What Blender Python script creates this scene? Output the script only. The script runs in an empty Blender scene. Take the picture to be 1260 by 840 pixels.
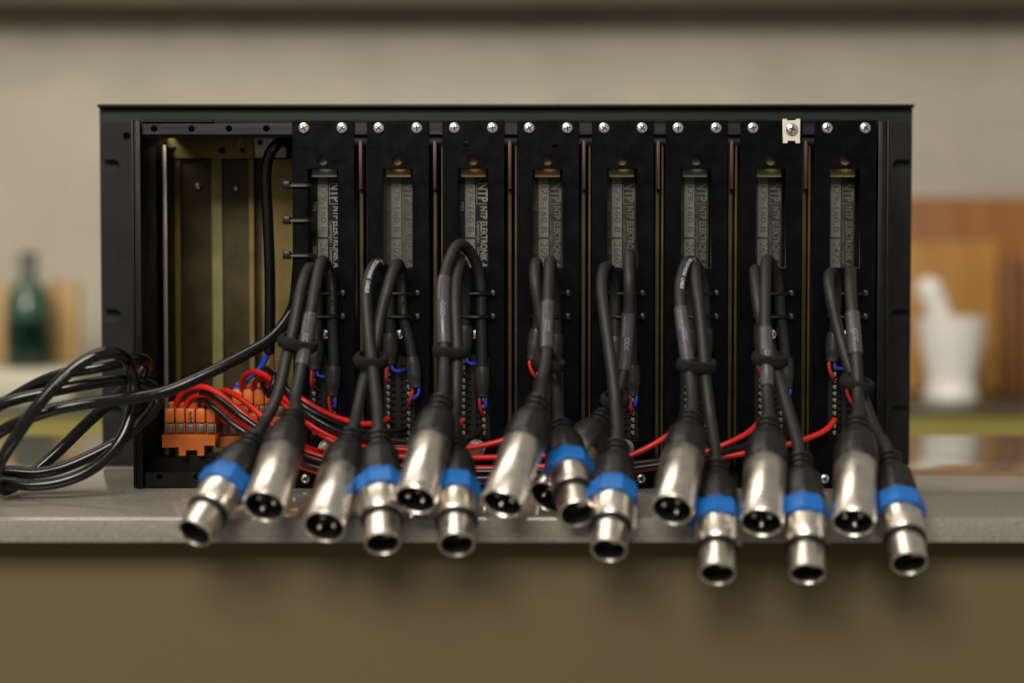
import bpy, bmesh, math, random
from mathutils import Vector, Matrix, noise
random.seed(7)
sc = bpy.context.scene
COL = sc.collection
R = math.radians

# ------------------------------------------------------------------ camera
D = 0.85                     # metres from lens to the module faces (plane y = 0)
S = 0.000435                 # metres per photo pixel on that plane (40 mm module pitch = 92 px)
F = D / S                    # focal length in photo pixels
YH = 350.0                   # horizon row
PITCH = math.atan((420 - YH) / F)
CH = (602 - YH) * S          # lens height above the counter
FWD = Vector((0, math.cos(PITCH), -math.sin(PITCH)))
UPV = Vector((0, math.sin(PITCH), math.cos(PITCH)))
CAM = Vector((0, -D, CH))

def ray(px, py):
    return (Vector((1, 0, 0)) * ((px - 630) / F) - UPV * ((py - 420) / F) + FWD)

def W(px, py, Y):
    d = ray(px, py)
    return CAM + d * ((Y + D) / d.y)

cd = bpy.data.cameras.new('camera'); cam = bpy.data.objects.new('camera', cd); COL.objects.link(cam)
cam.location = CAM; cam.rotation_euler = (math.pi / 2 - PITCH, 0, 0)
cd.sensor_width = 36.0; cd.lens = 36.0 * F / 1260.0
cd.clip_start = 0.02; cd.clip_end = 50
cd.dof.use_dof = True; cd.dof.focus_distance = D + 0.002; cd.dof.aperture_fstop = 3.4
sc.camera = cam

# ------------------------------------------------------------------ light
world = bpy.data.worlds.new('World'); sc.world = world; world.use_nodes = True
bg = world.node_tree.nodes['Background']
bg.inputs[0].default_value = (1.0, 0.93, 0.82, 1); bg.inputs[1].default_value = 0.27

def area(name, loc, target, sx, sy, power, col):
    l = bpy.data.lights.new(name, 'AREA'); l.shape = 'RECTANGLE'; l.size = sx; l.size_y = sy
    l.energy = power; l.color = col
    o = bpy.data.objects.new(name, l); COL.objects.link(o); o.location = loc
    o.rotation_euler = (Vector(target) - Vector(loc)).to_track_quat('-Z', 'Y').to_euler()
    return o
area('key_light_front', (-0.45, -1.85, 1.25), (0, 0.0, 0.0), 1.2, 0.8, 60.0, (1.0, 0.93, 0.83))  # soft key from the camera side; its source is unseen
area('ceiling_light_back', (-0.7, 0.10, 1.50), (-0.4, 1.60, 0.20), 1.4, 1.0, 17.0, (1.0, 0.91, 0.78))
sc.view_settings.view_transform = 'Standard'; sc.view_settings.look = 'None'
sc.view_settings.exposure = 0.0; sc.view_settings.gamma = 1.0
sc.view_settings.use_curve_mapping = False
sc.render.engine = 'CYCLES'; sc.cycles.caustics_reflective = False; sc.cycles.caustics_refractive = False

# ------------------------------------------------------------------ materials
MATS = {}
def mat(name, col, rough=0.5, metal=0.0, var=0.0, vscale=60.0, bump=0.0, bscale=400.0, coat=0.0,
        col2=None, stretch=None, spec=0.5, rvar=0.0, trans=0.0, ior=1.45):
    m = bpy.data.materials.new(name); m.use_nodes = True
    nt = m.node_tree; b = nt.nodes['Principled BSDF']
    b.inputs['Base Color'].default_value = (*col, 1)
    b.inputs['Roughness'].default_value = rough
    b.inputs['Metallic'].default_value = metal
    b.inputs['Coat Weight'].default_value = coat
    b.inputs['Specular IOR Level'].default_value = spec
    b.inputs['Transmission Weight'].default_value = trans
    b.inputs['IOR'].default_value = ior
    tc = nt.nodes.new('ShaderNodeTexCoord'); mp = nt.nodes.new('ShaderNodeMapping')
    nt.links.new(tc.outputs['Object'], mp.inputs['Vector'])
    if stretch: mp.inputs['Scale'].default_value = stretch
    if var or col2 or rvar:
        n = nt.nodes.new('ShaderNodeTexNoise'); n.inputs['Scale'].default_value = vscale
        n.inputs['Detail'].default_value = 6; n.inputs['Roughness'].default_value = 0.65
        nt.links.new(mp.outputs['Vector'], n.inputs['Vector'])
        r = nt.nodes.new('ShaderNodeValToRGB')
        c2 = col2 or tuple(c * (1 + var) for c in col)
        c1 = col if col2 else tuple(c * (1 - var) for c in col)
        r.color_ramp.elements[0].position = 0.3; r.color_ramp.elements[0].color = (*c1, 1)
        r.color_ramp.elements[1].position = 0.7; r.color_ramp.elements[1].color = (*c2, 1)
        nt.links.new(n.outputs['Fac'], r.inputs['Fac'])
        nt.links.new(r.outputs['Color'], b.inputs['Base Color'])
        if rvar:
            mr = nt.nodes.new('ShaderNodeMapRange')
            mr.inputs[3].default_value = max(0.03, rough - rvar); mr.inputs[4].default_value = rough + rvar
            mr.inputs[1].default_value = 0.3; mr.inputs[2].default_value = 0.7
            nt.links.new(n.outputs['Fac'], mr.inputs[0]); nt.links.new(mr.outputs[0], b.inputs['Roughness'])
    if bump:
        n2 = nt.nodes.new('ShaderNodeTexNoise'); n2.inputs['Scale'].default_value = bscale
        n2.inputs['Detail'].default_value = 4
        nt.links.new(mp.outputs['Vector'], n2.inputs['Vector'])
        bp = nt.nodes.new('ShaderNodeBump'); bp.inputs['Strength'].default_value = bump
        bp.inputs['Distance'].default_value = 0.001
        nt.links.new(n2.outputs['Fac'], bp.inputs['Height']); nt.links.new(bp.outputs['Normal'], b.inputs['Normal'])
    MATS[name] = m
    return m

mat('black_paint', (0.0018, 0.0017, 0.0027), 0.27, spec=0.10, var=0.35, vscale=90, bump=0.05, bscale=2500, rvar=0.07)
mat('chassis_black', (0.0045, 0.0042, 0.0045), 0.42, spec=0.18, var=0.35, vscale=60, bump=0.12, bscale=1800, rvar=0.10)
mat('ear_black', (0.0105, 0.0102, 0.0118), 0.5, spec=0.16, var=0.25, vscale=45, bump=0.12, bscale=1600, rvar=0.1)
mat('panel_green_grey', (0.0125, 0.0145, 0.0115), 0.5, spec=0.2, var=0.2, vscale=30, bump=0.05)
mat('rail', (0.016, 0.0145, 0.022), 0.33, metal=0.5, var=0.25, vscale=120, stretch=(0.2, 1, 4), rvar=0.1)
mat('brass', (0.22, 0.155, 0.050), 0.36, metal=0.75, var=0.35, vscale=35, rvar=0.14, col2=(0.12, 0.10, 0.034))
mat('brass_shaded', (0.036, 0.026, 0.008), 0.36, metal=0.55, var=0.5, vscale=22, rvar=0.12)  # bay brass, with the dimness of the bay darkened into its colour
mat('side_brass', (0.055, 0.042, 0.014), 0.55, metal=0.3, var=0.5, vscale=25, spec=0.2)
mat('olive_strip', (0.17, 0.16, 0.062), 0.45, metal=0.5, var=0.3, vscale=40)
mat('grey_edge', (0.26, 0.24, 0.20), 0.4, metal=0.6, var=0.2)
mat('zinc', (0.45, 0.42, 0.34), 0.4, metal=0.8, var=0.3, vscale=80)
for nm, c in (('tab_grey', (0.10, 0.10, 0.075)), ('tab_amber', (0.17, 0.11, 0.028)), ('tab_orange', (0.19, 0.09, 0.022)),
              ('tab_olive', (0.14, 0.115, 0.035)), ('tab_green', (0.09, 0.11, 0.08)), ('tab_lime', (0.15, 0.15, 0.047)),
              ('tab_yellow', (0.19, 0.145, 0.045))):
    mat(nm, c, 0.45, metal=0.3, var=0.3, vscale=150)
mat('guide_red', (0.045, 0.013, 0.006), 0.5, var=0.4, vscale=60)
mat('screw_steel', (0.80, 0.80, 0.80), 0.28, metal=1.0, var=0.15, vscale=500, bump=0.1, bscale=900)
mat('recess_dark', (0.015, 0.014, 0.012), 0.7)
mat('nickel', (0.72, 0.67, 0.59), 0.30, metal=1.0, var=0.10, vscale=120, rvar=0.08, bump=0.04, bscale=300)
mat('nickel_dull', (0.50, 0.46, 0.40), 0.34, metal=1.0, var=0.12, vscale=120)
mat('blue_plastic', (0.007, 0.105, 0.37), 0.42, var=0.12, vscale=80, bump=0.06, bscale=600)
mat('boot_rubber', (0.0065, 0.0063, 0.0062), 0.40, var=0.3, vscale=200, bump=0.25, bscale=900)
mat('insert_black', (0.005, 0.005, 0.005), 0.45, spec=0.35)
mat('jacket', (0.0125, 0.0123, 0.0125), 0.52, spec=0.4, var=0.22, vscale=120, bump=0.15, bscale=1500)
mat('shrink', (0.020, 0.0197, 0.020), 0.42, var=0.25, vscale=200, bump=0.15, bscale=900)
mat('clear_shrink', (0.045, 0.0435, 0.048), 0.30, var=0.2, vscale=200, bump=0.1, bscale=600, coat=0.3)
mat('velcro', (0.012, 0.0115, 0.012), 0.9, var=0.3, vscale=900, bump=0.9, bscale=1800, spec=0.2)
mat('tie_nylon', (0.005, 0.005, 0.0055), 0.36, spec=0.3, var=0.2, vscale=300)
mat('mains_pvc', (0.0035, 0.0035, 0.004), 0.14, var=0.2, vscale=60, bump=0.05, bscale=250, rvar=0.06)
mat('red_wire', (0.50, 0.012, 0.008), 0.36, var=0.10, vscale=90, bump=0.04)
mat('black_wire', (0.004, 0.004, 0.005), 0.25, var=0.1)
mat('blue_wire', (0.015, 0.045, 0.45), 0.4)
mat('thin_red', (0.42, 0.020, 0.012), 0.42)
mat('brown_wire', (0.12, 0.045, 0.02), 0.45)
mat('orange_plastic', (0.46, 0.105, 0.008), 0.45, var=0.12, vscale=120, bump=0.05)
mat('orange_dark', (0.30, 0.060, 0.006), 0.5, var=0.12, vscale=120)
mat('clamp_grey', (0.13, 0.12, 0.10), 0.4, metal=0.6)
mat('label_black', (0.012, 0.012, 0.011), 0.3, spec=0.15, var=0.3, vscale=120)
mat('label_reflection_grey', (0.056, 0.054, 0.045), 0.3, spec=0.15, var=0.22, vscale=110, rvar=0.1)  # black label, grey reflection of its cover film mixed into the colour
mat('label_reflection_faint', (0.030, 0.029, 0.024), 0.3, spec=0.15, var=0.28, vscale=110, rvar=0.1)  # black label, weaker film reflection mixed into the colour
mat('label_strip', (0.105, 0.102, 0.084), 0.5, var=0.18, vscale=140)
mat('label_strip_reflection', (0.088, 0.086, 0.070), 0.5, var=0.18, vscale=140)  # type strip toned for the film reflection over it
mat('print_grey', (0.15, 0.147, 0.13), 0.5)
mat('print_dim', (0.066, 0.064, 0.055), 0.5)
mat('print_dark', (0.030, 0.030, 0.027), 0.5)
mat('print_white', (0.42, 0.42, 0.44), 0.6)
mat('print_violet', (0.16, 0.15, 0.19), 0.6)
mat('ivory_tab', (0.55, 0.52, 0.42), 0.5, var=0.15, vscale=200)
mat('gold_pin', (0.62, 0.58, 0.48), 0.28, metal=1.0)
mat('cabinet', (0.094, 0.073, 0.037), 0.7, spec=0.15, var=0.06, vscale=9, bump=0.03, bscale=60, rvar=0.05)
mat('channel', (0.080, 0.062, 0.036), 0.5, var=0.05, vscale=9)
mat('wall', (0.46, 0.42, 0.335), 0.6, var=0.16, vscale=4.0, bump=0.1, bscale=30)
mat('dark_cabinet', (0.085, 0.075, 0.050), 0.5, var=0.1, vscale=10)
mat('back_top', (0.060, 0.062, 0.040), 0.3, var=0.15, vscale=20)
mat('back_front', (0.27, 0.24, 0.055), 0.5, var=0.12, vscale=6)
mat('pale_box', (0.62, 0.58, 0.46), 0.5, var=0.06, vscale=12)
mat('ceramic', (0.86, 0.83, 0.77), 0.25, var=0.04, vscale=20)
def wood(name, a, b):
    m = mat(name, a, 0.42, vscale=14, col2=b, stretch=(1, 1, 0.12), bump=0.1, bscale=60)
    return m
wood('wood_amber', (0.54, 0.28, 0.07), (0.36, 0.165, 0.038))
wood('wood_orange', (0.36, 0.155, 0.038), (0.22, 0.082, 0.018))
wood('wood_pale', (0.46, 0.29, 0.10), (0.36, 0.21, 0.07))
wood('wood_brown', (0.20, 0.075, 0.018), (0.13, 0.045, 0.012))
mat('bottle_glass', (0.002, 0.018, 0.011), 0.12, coat=0.5, var=0.1, vscale=20)
mat('bottle_top', (0.040, 0.085, 0.055), 0.15, coat=0.4)
mat('bottle_cap', (0.16, 0.135, 0.115), 0.4)

def counter_material():
    m = bpy.data.materials.new('quartz'); m.use_nodes = True; nt = m.node_tree; b = nt.nodes['Principled BSDF']
    tc = nt.nodes.new('ShaderNodeTexCoord')
    def noisen(scale, detail, p0, c0, p1, c1):
        n = nt.nodes.new('ShaderNodeTexNoise'); n.inputs['Scale'].default_value = scale; n.inputs['Detail'].default_value = detail
        nt.links.new(tc.outputs['Object'], n.inputs['Vector'])
        r = nt.nodes.new('ShaderNodeValToRGB')
        r.color_ramp.elements[0].position = p0; r.color_ramp.elements[0].color = (*c0, 1)
        r.color_ramp.elements[1].position = p1; r.color_ramp.elements[1].color = (*c1, 1)
        nt.links.new(n.outputs['Fac'], r.inputs['Fac']); return r
    base = noisen(14, 6, 0.3, (0.188, 0.170, 0.142), 0.7, (0.226, 0.205, 0.173))
    dark = noisen(900, 2, 0.36, (1, 1, 1), 0.44, (0, 0, 0))
    lite = noisen(650, 2, 0.62, (0, 0, 0), 0.70, (1, 1, 1))
    m1 = nt.nodes.new('ShaderNodeMixRGB'); m1.inputs[2].default_value = (0.15, 0.135, 0.115, 1)
    nt.links.new(dark.outputs[0], m1.inputs[0]); nt.links.new(base.outputs[0], m1.inputs[1])
    m2 = nt.nodes.new('ShaderNodeMixRGB'); m2.inputs[2].default_value = (0.33, 0.305, 0.265, 1)
    nt.links.new(lite.outputs[0], m2.inputs[0]); nt.links.new(m1.outputs[0], m2.inputs[1])
    nt.links.new(m2.outputs[0], b.inputs['Base Color']); b.inputs['Specular IOR Level'].default_value = 0.85
    rr = nt.nodes.new('ShaderNodeTexNoise'); rr.inputs['Scale'].default_value = 25; rr.inputs['Detail'].default_value = 5
    nt.links.new(tc.outputs['Object'], rr.inputs['Vector'])
    mr = nt.nodes.new('ShaderNodeMapRange'); mr.inputs[1].default_value = 0.3; mr.inputs[2].default_value = 0.7
    mr.inputs[3].default_value = 0.04; mr.inputs[4].default_value = 0.085
    nt.links.new(rr.outputs['Fac'], mr.inputs[0]); nt.links.new(mr.outputs[0], b.inputs['Roughness'])
    MATS['quartz'] = m
counter_material()

# ------------------------------------------------------------------ mesh helpers
def new_mesh(name, verts, faces, m, smooth=None):
    me = bpy.data.meshes.new(name); me.from_pydata([tuple(v) for v in verts], [], faces); me.validate(); me.update()
    me.materials.append(MATS[m] if isinstance(m, str) else m)
    if smooth is not None:
        for p in me.polygons: p.use_smooth = True
        me.set_sharp_from_angle(angle=R(smooth))
    return me

def link(name, me, parent=None, mw=None, kind=None):
    o = bpy.data.objects.new(name, me); COL.objects.link(o)
    mw = mw or Matrix.Identity(4)
    if parent is not None:
        o.parent = parent
        pm = Matrix(parent['_mw'])
        o.matrix_parent_inverse = pm.inverted()
    o.matrix_basis = mw
    if kind: o['kind'] = kind
    MW[o.name] = mw
    o['_mw'] = [list(r) for r in mw]
    return o
MW = {}

def empty(name, loc, label, cat, group=None):
    o = bpy.data.objects.new(name, None); COL.objects.link(o); o.empty_display_size = 0.02
    mw = Matrix.Translation(Vector(loc)); o.matrix_basis = mw; o['_mw'] = [list(r) for r in mw]
    tag(o, label, cat, group); return o

def tag(o, label, cat, group=None):
    o['label'] = label; o['category'] = cat
    if group: o['group'] = group
    return o

def bm_mesh(name, bm, m, smooth=None):
    bmesh.ops.recalc_face_normals(bm, faces=bm.faces)
    me = bpy.data.meshes.new(name); bm.to_mesh(me); bm.free()
    me.materials.append(MATS[m])
    if smooth is not None:
        for p in me.polygons: p.use_smooth = True
        me.set_sharp_from_angle(angle=R(smooth))
    return me

def box_mesh(name, lo, hi, m, bevel=0.0, seg=2):
    bm = bmesh.new(); bmesh.ops.create_cube(bm, size=1.0)
    lo = Vector(lo); hi = Vector(hi)
    for v in bm.verts:
        v.co = Vector(((lo[i] + hi[i]) / 2 + v.co[i] * (hi[i] - lo[i]) for i in range(3)))
    if bevel:
        bmesh.ops.bevel(bm, geom=list(bm.edges), offset=bevel, segments=seg, affect='EDGES', profile=0.5)
    return bm_mesh(name, bm, m, 35 if bevel else None)

def boxes_mesh(name, boxes, m):
    bm = bmesh.new()
    for lo, hi in boxes:
        r = bmesh.ops.create_cube(bm, size=1.0)
        for v in r['verts']:
            v.co = Vector(((lo[i] + hi[i]) / 2 + v.co[i] * (hi[i] - lo[i]) for i in range(3)))
    return bm_mesh(name, bm, m)

# outlines in the x-z plane
def rect(x0, z0, x1, z1): return [(x0, z0), (x1, z0), (x1, z1), (x0, z1)]
def circ(x, z, r, n=20): return [(x + r * math.cos(2 * math.pi * k / n), z + r * math.sin(2 * math.pi * k / n)) for k in range(n)]
def rrect(x0, z0, x1, z1, r, n=5):
    out = []
    for cx, cz, a0 in ((x1 - r, z1 - r, 0), (x0 + r, z1 - r, 90), (x0 + r, z0 + r, 180), (x1 - r, z0 + r, 270)):
        for k in range(n + 1):
            a = R(a0 + 90 * k / n); out.append((cx + r * math.cos(a), cz + r * math.sin(a)))
    return out

def plate(name, outlines, thick, m, bevel=0.0):
    """flat plate in x-z with holes; front face at y = 0, body behind it (y > 0)"""
    cu = bpy.data.curves.new('tmp', 'CURVE'); cu.dimensions = '2D'; cu.fill_mode = 'BOTH'
    cu.extrude = max(thick / 2 - bevel, 1e-5); cu.bevel_depth = bevel; cu.bevel_resolution = 1; cu.offset = -bevel
    for ol in outlines:
        sp = cu.splines.new('POLY'); sp.points.add(len(ol) - 1); sp.use_cyclic_u = True
        for p, (x, z) in zip(sp.points, ol): p.co = (x, z, 0, 1)
    o = bpy.data.objects.new('tmp', cu); COL.objects.link(o)
    dg = bpy.context.evaluated_depsgraph_get()
    me = bpy.data.meshes.new_from_object(o.evaluated_get(dg))
    bpy.data.objects.remove(o); bpy.data.curves.remove(cu)
    me.transform(Matrix(((1, 0, 0, 0), (0, 0, -1, thick / 2), (0, 1, 0, 0), (0, 0, 0, 1))))
    me.name = name; me.materials.clear(); me.materials.append(MATS[m])
    return me

def text_mesh(body, size, bold=0.0, extrude=0.0):
    cu = bpy.data.curves.new('tmp', 'FONT'); cu.body = body; cu.size = size; cu.offset = bold; cu.resolution_u = 2
    cu.extrude = extrude
    o = bpy.data.objects.new('tmp', cu); COL.objects.link(o)
    dg = bpy.context.evaluated_depsgraph_get()
    me = bpy.data.meshes.new_from_object(o.evaluated_get(dg))
    bpy.data.objects.remove(o); bpy.data.curves.remove(cu)
    return me

def catmull(pts, step=0.0025, closed=False):
    pts = [Vector(p) for p in pts]; out = []; n = len(pts)
    rng = range(n) if closed else range(n - 1)
    for i in rng:
        p1, p2 = pts[i], pts[(i + 1) % n]
        p0 = pts[i - 1] if (closed or i > 0) else p1 * 2 - p2
        p3 = pts[(i + 2) % n] if (closed or i + 2 < n) else p2 * 2 - p1
        # centripetal
        def tj(a, b): return max((b - a).length, 1e-6) ** 0.5
        t0 = 0; t1 = tj(p0, p1); t2 = t1 + tj(p1, p2); t3 = t2 + tj(p2, p3)
        k = max(2, int((p2 - p1).length / step))
        for j in range(k):
            t = t1 + (t2 - t1) * j / k
            a1 = p0 * ((t1 - t) / (t1 - t0)) + p1 * ((t - t0) / (t1 - t0))
            a2 = p1 * ((t2 - t) / (t2 - t1)) + p2 * ((t - t1) / (t2 - t1))
            a3 = p2 * ((t3 - t) / (t3 - t2)) + p3 * ((t - t2) / (t3 - t2))
            b1 = a1 * ((t2 - t) / (t2 - t0)) + a2 * ((t - t0) / (t2 - t0))
            b2 = a2 * ((t3 - t) / (t3 - t1)) + a3 * ((t - t1) / (t3 - t1))
            out.append(b1 * ((t2 - t) / (t2 - t1)) + b2 * ((t - t1) / (t2 - t1)))
    if not closed: out.append(pts[-1])
    return out

def smooth_path(p, it=6, closed=False):
    p = [v.copy() for v in p]
    for _ in range(it):
        q = [v.copy() for v in p]
        for i in range(1, len(p) - 1): q[i] = (p[i - 1] + p[i] * 2 + p[i + 1]) / 4
        p = q
    return p

def tube(name, path, r, m, sides=12, closed=False, radfn=None, rx=1.0):
    n = len(path); verts = []; faces = []
    tang = []
    for i in range(n):
        a = path[i - 1] if (i > 0 or closed) else path[i]; b = path[(i + 1) % n] if (i < n - 1 or closed) else path[i]
        tang.append((b - a).normalized())
    nv = tang[0].orthogonal().normalized()
    for i in range(n):
        t = tang[i]; nv = (nv - t * nv.dot(t)).normalized(); bv = t.cross(nv)
        rr = radfn(i / (n - 1), i) if radfn else r
        for k in range(sides):
            a = 2 * math.pi * k / sides
            verts.append(path[i] + nv * (rr * math.cos(a)) + bv * (rr * rx * math.sin(a)))
    for i in range(n if closed else n - 1):
        j = (i + 1) % n
        for k in range(sides):
            k2 = (k + 1) % sides
            faces.append((i * sides + k, i * sides + k2, j * sides + k2, j * sides + k))
    if not closed:
        faces.append(tuple(range(sides - 1, -1, -1))); faces.append(tuple((n - 1) * sides + k for k in range(sides)))
    return new_mesh(name, verts, faces, m, 60)

def text_on_path(body, size, path, s0, r, m, bold=0.0, side=0.0):
    """printing wrapped on a cable, read along the path, facing the lens side"""
    me = text_mesh(body, size, bold)
    acc = [0.0]
    for i in range(1, len(path)): acc.append(acc[-1] + (path[i] - path[i - 1]).length)
    def at(s):
        s = min(max(s, 0), acc[-1] - 1e-6)
        lo = 0
        for i in range(len(acc) - 1):
            if acc[i] <= s <= acc[i + 1]: lo = i; break
        f = (s - acc[lo]) / max(acc[lo + 1] - acc[lo], 1e-9)
        a0 = max(0, lo - 2); a1 = min(len(path) - 1, lo + 3)
        return path[lo].lerp(path[lo + 1], f), (path[a1] - path[a0]).normalized()
    for v in me.vertices:
        p, t = at(s0 + v.co.x)
        d = Vector((0, -1, 0.15)); d = (d - t * d.dot(t)).normalized(); u = d.cross(t)
        a = (v.co.y - size * 0.35) / r + side
        v.co = p + (d * math.cos(a) + u * math.sin(a)) * (r + 0.00012)
    me.materials.clear(); me.materials.append(MATS[m])
    return me

def lathe(name, prof, m, sides=32, mod=0.0, modn=8, smooth=38, rot=0.0, cap=True):
    verts = []; faces = []
    for z, r in prof:
        for k in range(sides):
            a = 2 * math.pi * k / sides + rot; rr = r * (1 + mod * math.cos(modn * a))
            verts.append((rr * math.cos(a), rr * math.sin(a), z))
    for i in range(len(prof) - 1):
        for k in range(sides):
            k2 = (k + 1) % sides
            faces.append((i * sides + k, i * sides + k2, (i + 1) * sides + k2, (i + 1) * sides + k))
    if cap:
        faces.append(tuple(range(sides - 1, -1, -1))); faces.append(tuple((len(prof) - 1) * sides + k for k in range(sides)))
    bm = bmesh.new(); me0 = bpy.data.meshes.new('t'); me0.from_pydata(verts, [], faces); bm.from_mesh(me0); bpy.data.meshes.remove(me0)
    return bm_mesh(name, bm, m, smooth)

MM = 0.001
T = Matrix.Translation

# ------------------------------------------------------------------ setting
def struct(name, me, mw=None):
    o = link(name, me, None, mw); o['kind'] = 'structure'; return o
d_edge = CH / ((638 - YH) * S / D)      # distance of the counter's front edge
EY = d_edge - D
BACKY = CH / ((536 - YH) * S / D) - D
SLAB = 0.0118
struct('countertop', box_mesh('countertop', (-1.0, EY, -SLAB), (1.0, BACKY, 0), 'quartz', 0.0009, 2))
struct('cabinet_front', box_mesh('cabinet_front', (-1.0, EY + 0.021, -0.75), (1.0, BACKY - 0.04, -SLAB - 0.0002), 'cabinet', 0.0008))
BZ = -0.0445; MY = 1.30
struct('back_countertop', box_mesh('back_countertop', (-1.8, 1.09, BZ - 0.007), (1.8, 1.60, BZ), 'back_top', 0.002))
struct('back_cabinet_front', box_mesh('back_cabinet_front', (-1.8, 1.094, -0.75), (1.8, 1.59, BZ - 0.0075), 'back_front'))
struct('wall', box_mesh('wall', (-2.1, 1.622, -0.9), (2.1, 1.70, 2.0), 'wall'))

# ------------------------------------------------------------------ background things
wc = box_mesh('wall_cabinet', (-1.6, 1.50, W(630, 4, 1.50).z), (1.6, 1.620, 1.2), 'dark_cabinet', 0.002)
wco = tag(link('wall_cabinet', wc), 'dark wall cabinet hanging above the pale wall', 'cabinet')

k = S * (MY + D) / D         # metres per pixel at the back counter
bx = W(36, 452, MY)
box_top = bx.z
tag(link('storage_box', box_mesh('storage_box', (bx.x - 0.20, MY - 0.07, BZ + 0.0005), (bx.x + 0.075, MY + 0.075, box_top), 'pale_box', 0.003)),
    'low pale box on the back counter carrying the green bottle', 'box')
bt = empty('bottle', (bx.x, MY, box_top + 0.0005), 'dark green glass bottle with a grey cap on the pale box', 'bottle')
rb = 28 * k
link('glass_body', lathe('glass_body', [(0.0005, rb * 0.93), (0.004, rb), (0.066, rb)], 'bottle_glass'), bt, T((bx.x, MY, box_top)))
link('glass_shoulder', lathe('glass_shoulder', [(0.0662, rb), (0.088, rb * 0.98), (0.104, rb * 0.82), (0.116, rb * 0.5), (0.124, rb * 0.36), (0.134, rb * 0.34)], 'bottle_top'), bt, T((bx.x, MY, box_top)))
link('cap', lathe('cap', [(0.1342, rb * 0.42), (0.155, rb * 0.42), (0.157, rb * 0.36)], 'bottle_cap'), bt, T((bx.x, MY, box_top)))

def lean_board(name, x0, x1, y_top, Y, zb, m, label, th=0.018, lean=6):
    a = W(x0, 450, Y).x; b = W(x1, 450, Y).x; zt = W(630, y_top, Y).z
    h = zt - zb
    me = box_mesh(name, (a, 0, 0), (b, th, h), m, 0.005, 3)
    mw = T((0, Y, zb + 0.0005)) @ Matrix.Rotation(-R(lean), 4, 'X')
    return tag(link(name, me, None, mw), label, 'board')
lean_board('cutting_board', -60, 14, 350, MY + 0.06, box_top, 'wood_pale', 'amber wooden board behind the bottle, beyond its far side from the rack', lean=4)
lean_board('cutting_board', 58, 96, 345, MY + 0.05, box_top, 'wood_pale', 'narrow amber wooden board between the green bottle and the rack', lean=4)
lean_board('cutting_board', 1100, 1400, 241, MY + 0.18, BZ, 'wood_orange', 'large orange brown cutting board leaning on the wall', lean=5)
lean_board('cutting_board', 1080, 1232, 296, MY + 0.13, BZ, 'wood_amber', 'amber cutting board right behind the white mortar', lean=5)
lean_board('cutting_board', 1236, 1262, 318, MY + 0.08, BZ, 'wood_brown', 'dark brown narrow board standing beside the mortar', lean=3)
lean_board('cutting_board', 1264, 1330, 300, MY + 0.10, BZ, 'wood_orange', 'red brown wooden board past the narrow dark board', lean=3)

mc = W(1170, 490, MY); rm = 41 * k
mo = empty('mortar', (mc.x, MY, BZ), 'white ceramic mortar with a flared bowl and foot', 'mortar')
zz = W(1170, 390, MY).z - BZ
link('bowl', lathe('bowl', [(0.0005, rm * 0.78), (0.008, rm * 0.80), (0.016, rm * 0.70), (zz * 0.30, rm * 0.74), (zz * 0.6, rm * 0.92), (zz * 0.85, rm * 0.99), (zz, rm * 1.04),
     (zz, rm * 0.90), (zz * 0.75, rm * 0.84), (zz * 0.45, rm * 0.6), (zz * 0.32, rm * 0.2)], 'ceramic'), mo, T((mc.x, MY, BZ)))
a = W(1178, 440, MY + 0.005); b = W(1138, 342, MY + 0.0)
pth = [a.lerp(b, i / 12) for i in range(13)]
def pr(t, i): return k * (14 + 2 * t) * (1 if t < 0.93 else 0.75 if t < 0.98 else 0.35)
tag(link('pestle', tube('pestle', pth, 0.01, 'ceramic', 16, radfn=pr)), 'white ceramic pestle leaning in the mortar', 'pestle')

# ------------------------------------------------------------------ rack chassis
ER = 0.096
rack = empty('equipment_rack', (W(626, 600, 0).x, 0.05, 0.0), 'black open-backed equipment rack frame with slotted ears on the counter', 'rack')
xl0, xl1 = W(163, 400, 0).x, W(175, 400, 0).x
xr0, xr1 = W(1078.5, 400, 0).x, W(1093, 400, 0).x
ztop = W(630, 150, 0).z
zr0 = W(630, 165.5, 0).z
fpx0, fpx1 = W(124, 350, ER + .006).x, W(1121, 350, ER + .006).x
epx0, epx1 = W(126, 350, ER).x, W(1119.5, 350, ER).x
fpz0, fpz1 = 0.0008, W(630, 129, ER + 0.006).z
link('front_panel', plate('front_panel', [rrect(fpx0, fpz0, fpx1, fpz1, 0.0012)], 0.004, 'panel_green_grey', 0.0005), rack, T((0, ER + 0.006, 0)))
link('panel_lip', box_mesh('panel_lip', (fpx0, ER + 0.001, fpz1 - 0.0022), (fpx1, ER + 0.0058, fpz1 - 0.0002), 'chassis_black', 0.0006), rack)
ez1 = W(630, 150, ER).z
def ear(x_out, x_in, sgn, hole):
    zs = [W(630, 204, ER).z, W(630, 388, ER).z, W(630, 506, ER).z]
    ln = 22 * S * 1.11; hr = 0.0033
    # outline walking the outer edge with open-ended slots
    pts = [(x_in, fpz0), (x_out, fpz0)]
    for z in sorted(zs):
        pts.append((x_out, z - hr))
        cx = x_out + sgn * (ln - hr)
        for q in range(9):
            aa = R(-90 + 180 * q / 8); pts.append((cx + sgn * hr * math.cos(aa), z + hr * math.sin(aa)))
        pts.append((x_out, z + hr))
    cr = 0.005
    for q in range(6):
        aa = R(90 * q / 5); pts.append((x_out + sgn * (cr - cr * math.cos(aa)), ez1 - cr + cr * math.sin(aa)))
    pts.append((x_in, ez1))
    ols = [pts]
    if hole: ols.append(circ(W(156, 168, ER).x, W(156, 168, ER).z, 0.0022))
    return plate('rack_ear', ols, 0.003, 'ear_black', 0.0005)
link('rack_ear', ear(epx0, xl0 + 0.006, 1, True), rack, T((0, ER, 0)))
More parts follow.
